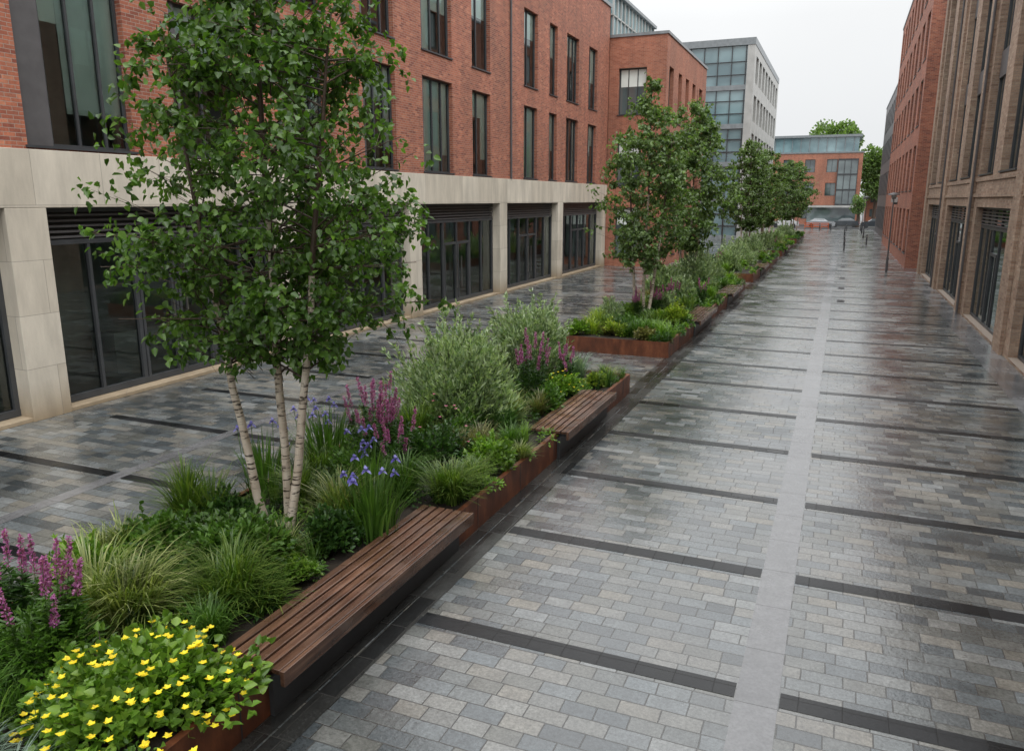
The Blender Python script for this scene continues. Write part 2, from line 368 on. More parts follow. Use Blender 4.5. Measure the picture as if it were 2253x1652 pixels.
for bi,(a,e) in enumerate(bays):
    if e-a<1: continue
    z0,zt=.1,4.14
    bx(fb,'Y',LX,-1,a+.002,e-.002,3.40,3.50,sx-.12,sx+.02)
    bx(fb,'Y',LX,-1,a+.002,e-.002,4.06,zt,sx-.12,sx+.02)
    bx(fb,'Y',LX,-1,a+.002,e-.002,z0,z0+.14,sx-.12,sx+.02)
    for k in range(5):
        z=3.53+k*.11; bx(lv,'Y',LX,-1,a+.01,e-.01,z,z+.045,sx-.12,sx+.02)
    gq(lv,'Y',LX,-1,a+.01,e-.01,3.45,4.1,sx+.04,1)
    n=6 if e-a>6.5 else 5; w=(e-a)/n
    for k in range(n+1):
        u=min(max(a+w*k,a+.05),e-.05); t=.05 if k%2==0 else .035
        bx(fb,'Y',LX,-1,u-t,u+t,z0+.14,3.40,sx-.11,sx)
    for k in (2,3) if n==6 else (2,):
        u0=a+w*k+.05;u1=u0+w-.1
        bx(fb,'Y',LX,-1,u0,u1,2.5,2.6,sx-.1,sx-.005)
        for uu in ((u0+.02,u0+.09),(u1-.09,u1-.02)): bx(fb,'Y',LX,-1,uu[0],uu[1],z0+.14,2.5,sx-.12,sx-.02)
        hu=u1-.16 if k==2 else u0+.16
        bx(fb,'Y',LX,-1,hu-.02,hu+.02,.7,2.0,sx-.22,sx-.18,1)
    gq(gb,'Y',LX,-1,a+.02,e-.02,z0+.1,3.42,sx-.04)
M['steel']=simple('brushed_steel',(.5,.5,.5),.3,.1,metal=1.0)
fb.build('shopfront_frames',[M['frame'],M['steel']],B1); gb.build('shopfront_glass',[M['glass']],B1); lv.build('louvres',[M['panel'],M['frame']],B1)
b=MB()
b.box(-30,-17.2,-10,50.4,0,15.8,0)
b.box(-21,LX-.7,-10,50.4,.02,.08,1); b.box(-21,LX-.62,-10,50.4,4.3,4.95,1); b.box(-21,LX-.5,-10,50.4,9.0,9.35,1); b.box(-21,LX-.5,-10,50.4,13.3,13.6,1)
for yy in (-9.9,-4,4.2,10.3,18,25.3,33.5,41.3,50.2): b.box(-21,LX-.8,yy,yy+.15,.08,13.3,0)
for yy in (7,13.5,21,29,37,45): b.box(-17.1,-16.3,yy,yy+2,.08,1.1,0); b.box(-17.1,-16.0,yy+1.2,yy+3,4.95,6.1,0)
b.build('interior',[M['interior'],M['floor']],B1)
b=MB(); b.box(-30,LX+.08,-10.02,50.52,16.0,16.18); b.box(-30,LX,50.42,50.5,0,16.0,1); b.box(-30,LX,-10.05,-10.0,0,16,1); b.build('roof_coping',[M['capmetal'],M['brick']],B1)
b=MB()
for yy in (9.3,34.3): b.cyl(LX+.06,yy,5.25,16,.05,n=10)
b.build('drainpipes',[M['panel']],B1)
# ------------------------------------------------------------------ building 2 (projecting brick)
B2=empty('projecting_brick_building')
hx=[(-13.9,-12.3,0.6,3.8),(-13.9,-12.3,5.2,8.2),(-13.9,-12.1,9.6,12.4)]
facade('X',50.6,1,-30,-10.85,0,14.25,hx,.35,M['brick2'],B2,'end_wall')
hy=[]
for a,e in ((51.4,52.8),(54.4,55.6),(57.0,58.2),(59.6,60.8),(62.4,63.8)):
    hy+=[(a,e,.6,3.8),(a,e,5.0,8.2),(a,e,9.3,12.5)]
facade('Y',-10.85,-1,50.6,65.4,0,14.25,hy,.35,M['brick2'],B2,'street_wall')
fb=MB();gb=MB()
for h in hx: window(fb,gb,'X',50.6,1,h,.35,muls=(.33,.66))
for h in hy: window(fb,gb,'Y',-10.85,-1,h,.35)
for h in hx: bx(fb,'X',50.6,1,h[0]+.1,h[1]-.1,h[3]-1.1,h[3]-.08,.285,.29,2)
fb.build('window_frames',[M['frame'],M['panel'],M['blind']],B2); gb.build('window_glass',[M['oglass']],B2)
b=MB(); b.box(-30,-10.78,50.53,65.47,14.25,14.42,0); b.box(-30,-11.25,51.0,65.4,0,14.2,1); b.build('roof_coping',[M['capmetal'],M['brick2']],B2)
b=MB(); g=MB(); g.box(-30,-14.6,51.2,62.6,14.45,17.0)
for k in range(13): b.box(-14.6,-14.5,51.2+k*.94,51.28+k*.94,14.45,17.0)
for k in range(12): b.box(-15-k*1.2,-14.92-k*1.2,51.1,51.2,14.45,17.0)
b.box(-30,-14.35,51,62.8,17.0,17.2,1); b.box(-30,-14.5,51.08,62.7,15.7,15.78)
g.build('penthouse_glass',[M['tglass']],B2); b.build('penthouse_mullions',[M['white'],M['capmetal']],B2)
# ------------------------------------------------------------------ building 3 (glass office)
B3=empty('glass_office_building')
g=MB(); g.box(-34,-10.6,90,121,0,20.2); g.build('curtain_wall',[M['tglass']],B3)
b=MB()
for k in range(16): 
    x=-10.9-k*1.45; b.box(x-.04,x+.04,89.86,89.995,0,20.2,1)
for k in range(5):
    z=.2+k*3.95; b.box(-34,-10.6,89.8,89.99,z-.25,z+.25,2)
    for q in (1.3,2.6): b.box(-34,-10.6,89.88,89.992,z+q-.03,z+q+.03,1)
b.box(-34,-9.95,89.7,121,20.2,20.9,2); b.box(-10.75,-9.99,89.75,90.4,0,20.2,0); b.build('floor_bands',[M['white'],M['frame'],M['capmetal']],B3)
hy=[]
for k in range(8):
    for fl in range(5): hy.append((91.4+k*3.65,91.4+k*3.65+2.5,.8+fl*3.95,.8+fl*3.95+2.7))
facade('Y',-10.0,-1,90.4,121,0,20.2,hy,.45,M['white'],B3,'street_wall')
fb=MB();gb=MB()
for h in hy: window(fb,gb,'Y',-10.0,-1,h,.45,sill=False)
fb.build('window_frames',[M['frame'],M['panel']],B3); gb.build('window_glass',[M['oglass']],B3)
# ------------------------------------------------------------------ end building
B4=empty('end_of_street_brick_building')
hx=[]
for k in range(7):
    for z in (1,5,9): hx.append((-25+k*3.6,-25+k*3.6+1.7,z,z+2.2))
facade('X',150,1,-28,2.3,0,12.2,hx,.3,M['brick2'],B4,'front_wall')
fb=MB();gb=MB()
for h in hx: window(fb,gb,'X',150,1,h,.3,sill=False)
for k in range(4): fb.box(-1.6+k*1.05,-1.5+k*1.05,149.7,149.9,3.6,11.2)
for z in (3.5,6,8.6,11.1): fb.box(-1.6,1.65,149.65,149.88,z-.12,z+.12)
gb.box(-1.55,1.6,149.75,149.95,3.6,11.0)
fb.box(-6.5,2.0,149.3,149.8,3.0,3.35,2); gb.box(-6,1.9,149.82,149.96,.3,3.0)
fb.build('window_frames',[M['frame'],M['panel'],M['white']],B4); gb.build('window_glass',[M['oglass']],B4)
b=MB(); b.box(-28,2.4,149.9,165,12.2,12.45,0); b.box(-27,1.5,152,164,12.45,15.0,1); b.box(-27.5,2.0,151.5,164.5,15.0,15.4,0); b.box(-28,2.25,150.4,165,0,12.1,2)
for k in range(20): b.box(-26.9+k*1.45,-26.8+k*1.45,151.9,152,12.45,15.0,0)
b.build('roof',[M['capmetal'],M['tglass'],M['brick2']],B4)
def house(x0,x1,y0,y1,h,rh,mat):
    e=empty('brick_house'); b=MB(); b.box(x0,x1,y0,y1,0,h,0)
    ym=(y0+y1)/2
    b.quad((x0-.4,y0-.4,h),(x1+.4,y0-.4,h),(x1+.4,ym,h+rh),(x0-.4,ym,h+rh),1); b.quad((x0-.4,y1+.4,h),(x1+.4,y1+.4,h),(x1+.4,ym,h+rh),(x0-.4,ym,h+rh),1)
    b.poly([(x0,y0,h),(x0,y1,h),(x0,ym,h+rh)],0); b.poly([(x1,y0,h),(x1,y1,h),(x1,ym,h+rh)],0)
    b.box(x0+1,x0+1.8,ym-.4,ym+.4,h+.5,h+rh+1.2,0)
    n=int((x1-x0)/3)
    for k in range(n):
        for z in (1,3.8): b.box(x0+.8+k*3,x0+2.2+k*3,y0-.06,y0-.01,z,z+1.5,2)
    b.build('house_body',[mat,M['roof'],M['oglass']],e)
house(4,14,175,184,6.5,3.5,M['brick2']); house(15,40,172,181,6,3.2,M['brick']); house(-60,-32,170,180,7,3.5,M['brick'])
# ------------------------------------------------------------------ right buff building
RX=4.5
B5=empty('buff_brick_building')
op=[(0,6.5),(9,15.5),(18,24.5),(27,33.5),(36,42.5),(45,51.5)]
uw=[(-.8,2),(3.2,6),(8.9,11.6),(12.8,15.6),(17.9,20.8),(22,24.7),(26.9,29.6),(30.9,33.7),(36,38.8),(40.1,42.7),(45,47.6),(49,51.6)]
holes=[(a,e,.08,4.05) for a,e in op]+[(a,e,5.2,15.2) for a,e in uw]
facade('Y',RX,1,-8,54,0,17.2,holes,.34,M['buff'],B5,'brick_wall')
fb=MB();gb=MB();bb=MB()
for a,e in uw:
    h=(a,e,5.2,15.2); window(fb,gb,'Y',RX,1,h,.33,muls=(.35,.68))
    for z in (8.5,12.2): bx(fb,'Y',RX,1,a+.05,e-.05,z,z+.9,.2,.27,1)
    if random.random()<.6: gq(bb,'Y',RX,1,a+.1,e-.9,7.2,8.5,.36)
    if random.random()<.6: gq(bb,'Y',RX,1,a+.9,e-.1,10.6,12.2,.36)
for a,e in op:
    h=(a,e,.08,4.05); n=5
    window(fb,gb,'Y',RX,1,h,.33,muls=[k/n for k in range(1,n)],sill=False,fw=.09)
    for k in range(5): bx(fb,'Y',RX,1,a+.08,e-.08,3.42+k*.11,3.465+k*.11,.2,.26,1)
    bx(fb,'Y',RX,1,a+.08,e-.08,3.3,3.4,.22,.31); 
    w=(e-a)/n; bx(fb,'Y',RX,1,a+w*2+.05,a+w*3-.05,2.45,2.55,.22,.31)
    for q in (2.12,2.88): bx(fb,'Y',RX,1,a+w*q-.05,a+w*q+.05,.2,2.45,.215,.31)
    bx(fb,'Y',RX,1,a+w*2.75-.02,a+w*2.75+.02,.7,1.9,.12,.16)
fb.build('window_frames',[M['frame'],M['panel']],B5); gb.build('window_glass',[M['glass']],B5); bb.build('blinds',[M['blind']],B5)
b=MB()
for yy in (7.75,16.75,25.75,34.75,43.75,52.75): b.box(RX-.10,RX-.002,yy-.5,yy+.5,0,17.2)
b.box(RX-.06,RX-.003,-8,54,4.4,4.52); b.box(RX-.04,RX-.003,-8,54,4.95,5.1)
b.box(8.5,24,-8,53.9,0,17); b.box(RX,24,53.9,54.01,0,17.2); b.box(RX,24,-8.05,-8,0,17.2)
b.build('piers',[M['buff']],B5)
b=MB(); b.box(RX+.42,9.5,-8,53.8,.02,.07); b.box(RX+.43,9.5,-8,53.8,4.2,5.1); b.box(RX+.43,9.5,-8,53.8,8.7,9.1); b.box(RX+.43,9.5,-8,53.8,12.5,12.9); b.box(RX+.43,9.5,-8,53.8,15.3,16)
for yy in (7,16.5,25.5,34.5,43.5): b.box(RX+.8,9.5,yy,yy+.15,.07,15)
b.build('interior',[M['interior']],B5)
b=MB(); b.box(RX-.15,24,-8.1,54.05,17.2,17.4); b.build('roof_coping',[M['capmetal']],B5)
b=MB()
for yy in (34.1,44.2): b.cyl(RX-.14,yy,0.0,17,.045,n=10)
b.build('downpipes',[M['panel']],B5)
def rightblock(name,x,y0,y1,h,mat,ws,gap,first,floors,fh,wh):
    E=empty(name); hs=[]; y=y0+first
    while y+ws<y1-.5:
        for f in range(floors): hs.append((y,y+ws,.9+f*fh,.9+f*fh+wh))
        y+=ws+gap
    facade('Y',x,1,y0,y1,0,h,hs,.22,mat,E,'street_wall')
    fb=MB();gb=MB()
    for q in hs: window(fb,gb,'Y',x,1,q,.22)
    fb.build('window_frames',[M['frame'],M['panel']],E); gb.build('window_glass',[M['oglass']],E)
    b=MB(); b.box(x+.35,x+16,y0+.01,y1-.01,0,h-.1); b.quad((x,y0,0),(x+16,y0,0),(x+16,y0,h),(x,y0,h)); b.quad((x,y1,0),(x+16,y1,0),(x+16,y1,h),(x,y1,h))
    b.box(x-.06,x+16.1,y0-.06,y1+.06,h,h+.2,1); b.build('shell',[mat,M['capmetal']],E)
rightblock('red_brick_building',3.9,56,90,20.5,M['brick'],2.1,1.6,1.0,5,4.0,2.8)
rightblock('grey_office_building',4.3,91,124,16.5,M['panel'],2.0,1.5,1.0,4,4.0,2.6)
# ------------------------------------------------------------------ planters and benches
BEN=((4.5,8.1),(11.8,14.8),(25,28.6),(33,36.6),(47,50),(68,71))
def planter(y0,y1,benches,x0=-7.2,x1=-4.15,h=.45):
    E=empty('corten_steel_planter'); b=MB(); t=.02
    b.box(x1-t,x1,y0,y1,0,h); b.box(x0,x0+t,y0,y1,0,h); b.box(x0+t,x1-t,y0,y0+t,0,h); b.box(x0+t,x1-t,y1-t,y1,0,h)
    b.box(x1-.07,x1-t-.001,y0+t,y1-t,h-.012,h); b.box(x0+t+.001,x0+.07,y0+t,y1-t,h-.012,h)
    yy=y0+1.5
    while yy<y1-.5: b.box(x1+.0005,x1+.004,yy,yy+.012,0.01,h-.005,1); yy+=1.5
    b.build('steel_walls',[M['corten'],M['frame']],E)
    b=MB(); b.quad((x0+.02,y0+.02,h-.06),(x1-.02,y0+.02,h-.06),(x1-.02,y1-.02,h-.06),(x0+.02,y1-.02,h-.06)); b.build('soil_bed',[M['soil']],E)
    for (a,e) in benches:
        S=empty('slatted_bench'); b=MB(); xb0,xb1=-4.66,-3.97; n=6; w=(xb1-xb0)/n
        for k in range(n):
            b.box(xb0+k*w+.024,xb0+(k+1)*w-.004,a+U(-.006,.006),e+U(-.006,.006),.465,.51)
        b.box(xb1+.004,xb1+.05,a-.01,e+.01,.37,.512)
        b.build('seat_slats',[M['wood']],S,bevel=.006)
        b=MB(); yy=a+.15
        while yy<e:
            b.box(xb0,xb1-.01,yy,yy+.05,.452,.463); b.box(-4.148,xb1-.02,yy,yy+.05,.38,.45); yy+=.8
        b.box(-4.148,-4.10,a+.05,e-.05,0.0,.38)
        b.box(xb0-.02,xb0-.005,a,e,.36,.47)
        b.build('bench_brackets',[M['frame']],S)
planter(1.2,16.8,BEN[:2])
planter(21.1,39.5,BEN[2:4])
planter(43.2,60,BEN[4:5],x1=-4.15)
planter(64,80,BEN[5:]); planter(84,100,[])
# ------------------------------------------------------------------ plants
def shrub(name,c,r,h,n,L,W,mat,up=.5,lumps=9,extra=None,parent=None):
    g=NP(); origin=np.array(c,float); cc=np.zeros(3)
    lc=unit(lumps)*U(.25,.62,lumps)[:,None]; lc[:,2]=np.abs(lc[:,2])*.9
    lr=U(.30,.55,lumps)
    k=rng.integers(0,lumps,n); d=unit(n); d[:,2]=np.abs(d[:,2])*1.0-U(0,.55,n)
    rad=lr[k]*U(.55,1.08,n)
    P=lc[k]+d*rad[:,None]
    P=P*np.array([r,r,h*.78]); P[:,2]+=h*.12
    P[:,2]=np.maximum(P[:,2],0.0)
    out=P/np.array([r,r,h]); D=out+unit(n)*.55; D[:,2]+=up
    N=unit(n)*.5; N[:,2]+=1.0; N[:,:2]+=out[:,:2]*.5
    g.leaves(P,D,N,L*U(.6,1.3,n),W*U(.7,1.2,n),0)
    for i in range(min(lumps,9)):
        e=lc[i]*np.array([r,r,h*.8]); t=np.linspace(0,1,5)[:,None]
        g.tube(t*e,np.linspace(.012,.004,5),1,5)
    ns=int(lumps*3.2) if up>.7 else lumps*2
    for i in range(ns):
        j=i%lumps; dd=lc[j]+unit(1)[0]*.5; dd[2]=abs(dd[2])+.6; dd/=np.linalg.norm(dd)
        s0=lc[j]*[r,r,h*.78]+[0,0,h*.12]; e=s0+dd*np.array([r,r,h*.78])*lr[j]*U(1.1,1.5)
        g.tube(np.stack([s0,(s0+e)/2,e]),np.array([.005,.004,.002]),1,4)
        m=34 if up>.7 else 12; t=U(.35,1.02,m)[:,None]; D2=np.tile(dd,(m,1))+unit(m)*.75
        g.leaves(s0*(1-t)+e*t,D2,unit(m)+[0,0,.5],L*U(.6,1.1,m),W*U(.7,1.1,m),0)
    if extra: extra(g,cc,r,h)
    mats=[M[mat],M['twig'],M['yellow'],M['purple'],M['pink'],M['g_mid']]
    return g.build(name,mats,parent,origin)
def flowers(g,P,size,mi,petals=5,up=.6):
    n=len(P)
    for k in range(petals):
        a=2*math.pi*k/petals+U(0,1,n)*.4
        D=np.stack([np.cos(a),np.sin(a),np.full(n,up)],1); N=np.tile([0,0,1.0],(n,1))+unit(n)*.1
        g.leaves(P,D,N,size*U(.8,1.2,n),size*.8,mi,fold=.1)
def yellow_extra(cnt,size=.04):
    def f(g,cc,r,h):
        d=unit(cnt); d[:,2]=np.abs(d[:,2])+.15; d/=np.linalg.norm(d,axis=1,keepdims=True)
        P=cc+d*np.array([r,r,h])*U(.86,1.02,cnt)[:,None]; flowers(g,P,size,2,5,.8)
    return f
def pink_extra(cnt,size=.03):
    def f(g,cc,r,h):
        d=unit(cnt); d[:,2]=np.abs(d[:,2])+.15; P=cc+d*np.array([r,r,h])*.92; flowers(g,P,size,4,5)
    return f
def grass(c,r,h,n,mat='g_grass',W=.009,name='ornamental_grass'):
    g=NP(); n=int(n*.85)
    nt=4
    for q in range(nt):
        m=n//nt; ca=U(0,6.28); cr_=U(.05,.42)*r; th=h*U(.7,1.1); lean=U(0,6.28); la=U(.1,.5)
        az=U(0,2*math.pi,m); rr=U(0,.2,m)*r
        B=np.stack([math.cos(ca)*cr_+np.cos(az)*rr,math.sin(ca)*cr_+np.sin(az)*rr,0*rr],1)
        g.blades(B,th*U(.4,1.15,m)*.78,r*U(.15,.95,m)*(1+la*np.cos(az-lean)),az+U(-.4,.4,m),np.full(m,W*1.35)*U(.7,1.4,m),0,lean=U(1.3,2.4))
    return g.build(name,[M[mat]],None,c)
def iris(c,r,h,n,nf,name='iris_plant'):
    g=NP(); az=U(0,2*math.pi,n); rr=U(0,.7,n)*r
    B=np.stack([np.cos(az)*rr,np.sin(az)*rr,0*rr],1)
    g.blades(B,h*U(.5,1.0,n),r*U(.1,.95,n),az,U(.018,.032,n),0,lean=1.3)
    for i in range(nf):
        a=U(0,6.28); q=U(.1,.9)*r; p0=np.array([math.cos(a)*q,math.sin(a)*q,0]); top=p0*1.3+np.array([0,0,h*U(.8,1.2)])
        g.tube(np.linspace(p0,top,4),.005,0,4)
        P=top[None]; flowers(g,P,.055,1,3,up=1.2); flowers(g,P,.07,1,3,up=-.45); flowers(g,P,.04,1,3,up=.2)
    return g.build(name,[M['g_mid'],M['blue']],None,c)
def spikes(c,r,h,ns,nl,mat='g_dark',fl='purple',name='loosestrife_plant',fr=.3):
    g=NP()
    for i in range(ns):
        a=U(0,6.28); q=math.sqrt(U(0,1))*r*.6; p0=np.array([math.cos(a)*q*.6,math.sin(a)*q*.6,0]); hh=h*U(.62,1.05)
        top=np.array([math.cos(a)*q*1.3,math.sin(a)*q*1.3,hh]); t=np.linspace(0,1,6)[:,None]
        g.tube(p0+(top-p0)*t,np.linspace(.006,.002,6),0,4)
        m=120; f2=fr*U(.6,1.1); tt=U(1-f2,1.02,m); P=p0+(top-p0)*tt[:,None]; d=unit(m); rad=.038*(1.15-(tt-1+f2)/f2*.8)
        g.leaves(P+d*rad[:,None]*.4,d+[0,0,.3],unit(m),U(.018,.034,m),U(.015,.022,m),1)
        m=nl//ns; tt=U(.05,1-fr,m); P=p0+(top-p0)*tt[:,None]; az=U(0,6.28,m); D=np.stack([np.cos(az),np.sin(az),U(.1,.7,m)],1)
        N=np.tile([0,0,1.0],(m,1))+unit(m)*.3
        g.leaves(P,D,N,U(.06,.13,m),U(.02,.035,m),0)
    n2=nl; k=unit(n2); k[:,2]=np.abs(k[:,2]); P=k*np.array([r*.9,r*.9,h*.58])*U(.4,1,n2)[:,None]
    g.leaves(P,k+unit(n2)*.5,np.tile([0,0,1.0],(n2,1))+unit(n2)*.5,U(.05,.1,n2),U(.02,.035,n2),0)
    return g.build(name,[M[mat],M[fl]],None,c)
Z=.39
grass((-5.2,2.75,Z),.4,.45,500,'g_blue',.006)
grass((-4.75,2.75,Z),.32,.4,350,'g_blue',.006)
grass((-5.75,3.0,Z),.45,.75,600,'g_mid',.012)
shrub('leafy_shrub',(-6.4,3.1,Z),.5,.7,1500,.08,.045,'g_mid',.2,10)
shrub('yellow_flower_plant',(-4.66,3.75,Z),.86,.66,4600,.085,.075,'g_bright',.2,20,yellow_extra(150))
spikes((-5.75,3.75,Z),.6,1.15,15,2100,'g_mid')
spikes((-6.5,4.0,Z),.55,1.1,10,1300)
grass((-5.95,4.75,Z),.7,.9,1100,'g_var',.011); grass((-5.2,5.15,Z),.62,.8,1100,'g_grass',.010)
shrub('leafy_shrub',(-6.7,4.9,Z),.55,.75,1900,.08,.045,'g_bright',.2,10)
grass((-4.95,4.75,Z),.35,.5,400,'g_mid',.010); grass((-4.85,5.4,Z),.35,.42,400,'g_grass',.010)
shrub('leafy_shrub',(-5.75,5.95,Z),.74,.92,3600,.085,.05,'g_mid',.2,14)
shrub('leafy_shrub',(-6.5,5.75,Z),.6,.72,2200,.08,.05,'g_mid',.2,10)
grass((-7.0,5.6,Z),.5,.65,600,'g_var',.011); grass((-7.0,6.65,Z),.6,.9,1000,'g_grass',.010); shrub('leafy_shrub',(-6.5,6.7,Z),.45,.6,1200,.07,.045,'g_dark',.2,8)
grass((-5.3,6.25,Z),.35,.55,350,'g_var',.010); grass((-5.0,5.55,Z),.35,.4,350,'g_mid',.010)
shrub('leafy_shrub',(-5.05,6.75,Z),.46,.58,1500,.075,.05,'g_dark',.2,9); shrub('leafy_shrub',(-4.95,5.98,Z),.36,.45,900,.06,.045,'g_bright',.2,7)
grass((-5.5,7.4,Z),.55,.8,800,'g_var',.011); grass((-6.2,7.7,Z),.5,.75,700,'g_grass')
iris((-4.85,7.25,Z),.45,.85,190,9); iris((-6.9,7.8,Z),.4,.9,110,6); iris((-6.75,9.0,Z),.5,.95,180,10); iris((-5.3,7.95,Z),.3,.95,80,8)
spikes((-6.1,9.3,Z),.6,1.25,20,1300); spikes((-6.6,10.2,Z),.45,1.2,12,700); spikes((-5.55,8.95,Z),.4,1.0,8,600)
grass((-4.65,8.55,Z),.55,.6,900,'g_grass',.010); grass((-5.2,8.6,Z),.5,.65,800,'g_mid',.010); shrub('leafy_shrub',(-5.9,8.5,Z),.5,.7,1500,.07,.04,'g_mid',.2,9); grass((-6.6,8.5,Z),.45,.6,500,'g_grass')
grass((-4.5,9.2,Z),.42,.45,600,'g_grass')
shrub('rose_shrub',(-5.4,9.7,Z),.68,1.05,2700,.07,.045,'g_dark',.2,11,pink_extra(18))
shrub('leafy_shrub',(-4.5,9.85,Z),.48,.6,1700,.08,.055,'g_bright',.15,9)
grass((-4.95,10.2,Z),.45,.75,800,'g_brown',.008); grass((-4.6,10.9,Z),.4,.5,500,'g_mid'); grass((-4.35,10.5,Z),.3,.35,400,'g_var')
grass((-4.95,11.35,Z),.4,.65,600,'g_dark',.014); grass((-5.15,12.2,Z),.5,.8,900,'g_var',.009); shrub('leafy_shrub',(-5.5,10.7,Z),.5,.7,1300,.07,.045,'g_mid',.2,8)
shrub('silver_leaf_shrub',(-6.1,12.0,Z),1.3,2.1,17000,.12,.038,'g_silver',.9,28)
shrub('silver_leaf_shrub',(-6.1,15.6,Z),1.08,2.25,12500,.12,.038,'g_silver',.9,24)
grass((-6.3,10.7,Z),.5,.9,500,'g_grass'); grass((-7,10.6,Z),.4,.7,400,'g_brown')
spikes((-5.4,13.9,Z),.45,1.4,16,800); spikes((-5.1,15.2,Z),.35,.95,8,500)
shrub('leafy_shrub',(-5.0,13.4,Z),.5,.55,1200,.07,.05,'g_mid',.2,8); shrub('yellow_flower_plant',(-4.95,14.4,Z),.52,.6,1500,.07,.055,'g_bright',.2,8,yellow_extra(26,.03))
grass((-4.9,12.9,Z),.35,.5,400,'g_brown'); grass((-5.2,15.9,Z),.4,.75,500,'g_blue',.012); shrub('leafy_shrub',(-4.65,15.6,Z),.36,.35,800,.06,.045,'g_lime',.2,6)
grass((-4.6,16.3,Z),.35,.4,400,'g_var'); grass((-5.5,16.5,Z),.4,.5,400,'g_grass'); grass((-6.9,14,Z),.5,.8,500,'g_grass')
def cover(y0,y1,dens,seed,leaf=.05,nl=110):
    g=NP(); n=int((y1-y0)*3*dens); ne=int((y1-y0)*1.6)
    for i in range(n+ne):
        x=U(-7.12,-4.22) if i<n else U(-4.3,-4.16); y=U(y0+.1,y1-.15); mi=int(rng.integers(0,3)); r=U(.16,.32) if i<n else U(.1,.2); h=U(.12,.30)
        bench=any(a-.15<y<e+.15 for a,e in BEN)
        if bench and x>-4.85: continue
        if rng.random()<.6:
            m=nl; k=unit(m); k[:,2]=np.abs(k[:,2]) if i<n else np.abs(k[:,2])-.25; P=np.array([x,y,Z+(.05 if i>=n else 0)])+k*np.array([r,r,h])*U(.5,1,m)[:,None]
            if bench: P[:,0]=np.minimum(P[:,0],-4.72)
            g.leaves(P,k+unit(m)*.5,np.tile([0,0,1.0],(m,1))+unit(m)*.5,leaf*U(.7,1.3,m),leaf*.65,mi)
        else:
            m=nl//2; az=U(0,6.28,m); B=np.tile([min(x,-4.2),y,Z],(m,1))+np.stack([U(-.08,.02,m),U(-.08,.08,m),0*az],1)
            g.blades(B,U(.15,.4,m),U(.05,.3,m),az,U(.006,.012,m),mi,1.8)
    g.build('ground_cover_planting',[M['g_mid'],M['g_dark'],M['g_bright'],M['twig']])
cover(1.2,16.8,6.5,1)
def populate(y0,y1,dens,q,tall):
    n=int((y1-y0)*dens)
    for i in range(n):
        y=y0+.4+(y1-y0-.8)*(i+U(0,1))/n; x=U(-6.9,-4.6); t=rng.random(); s=q
        if t<.34: grass((x,y,Z),U(.4,.65),U(.45,.8),int(420*s),['g_grass','g_mid','g_bright','g_var','g_brown'][int(rng.integers(0,5))],.014)
        elif t<.78: shrub('leafy_shrub',(x,y,Z),U(.4,.75),U(.35,.85),int(1000*s),.1,.065,['g_mid','g_bright','g_dark','g_lime','g_mid'][int(rng.integers(0,5))],.2,8)
        elif t<.86: spikes((x,y,Z),.4,U(.8,1.1),8,int(500*s))
        else: shrub('silver_leaf_shrub',(min(x,-5.4),y,Z),U(.5,.8),U(.8,1.3),int(1800*s),.14,.035,'g_silver',.8,10)
    for (x,y,r,h) in tall: shrub('silver_leaf_shrub',(x,y,Z),r,h,int(4200*q),.15,.05,'g_silver',.8,14)
mixl=['g_bright','g_mid','g_grass','g_lime','g_mid','g_dark','g_brown']
for i in range(15):
    x=-6.95+(i%8)*.35+U(-.1,.1); y=21.55+(i//8)*.9+U(-.1,.5)
    if i%3==0: shrub('leafy_shrub',(x,y,Z),U(.3,.5),U(.3,.6),800,.09,.05,mixl[i%7],.2,7)
    else: grass((x,y,Z),U(.35,.6),U(.35,.75),320,mixl[(i*3)%7],.012)
populate(23.0,39.3,3.0,.9,[(-6.3,30.5,.9,1.7),(-5.8,34.5,1.25,2.2),(-6.2,38.0,1.1,2.0)])
cover(21.1,39.5,3.5,2,.08,80)
populate(43.4,59.8,1.9,.6,[(-6,45.5,1.2,1.9),(-5.8,50,1.2,1.8),(-5.8,56,1.4,1.9)]); cover(43.2,60,1.8,3,.13,50)
populate(64.2,79.8,1.4,.45,[(-5.6,66,1.3,1.8),(-5.8,74,1.4,1.8)]); cover(64,80,1.1,4,.16,40)
populate(84.2,99.8,1.1,.4,[(-5.6,88,1.3,1.6)]); cover(84,100,.9,5,.18,30)
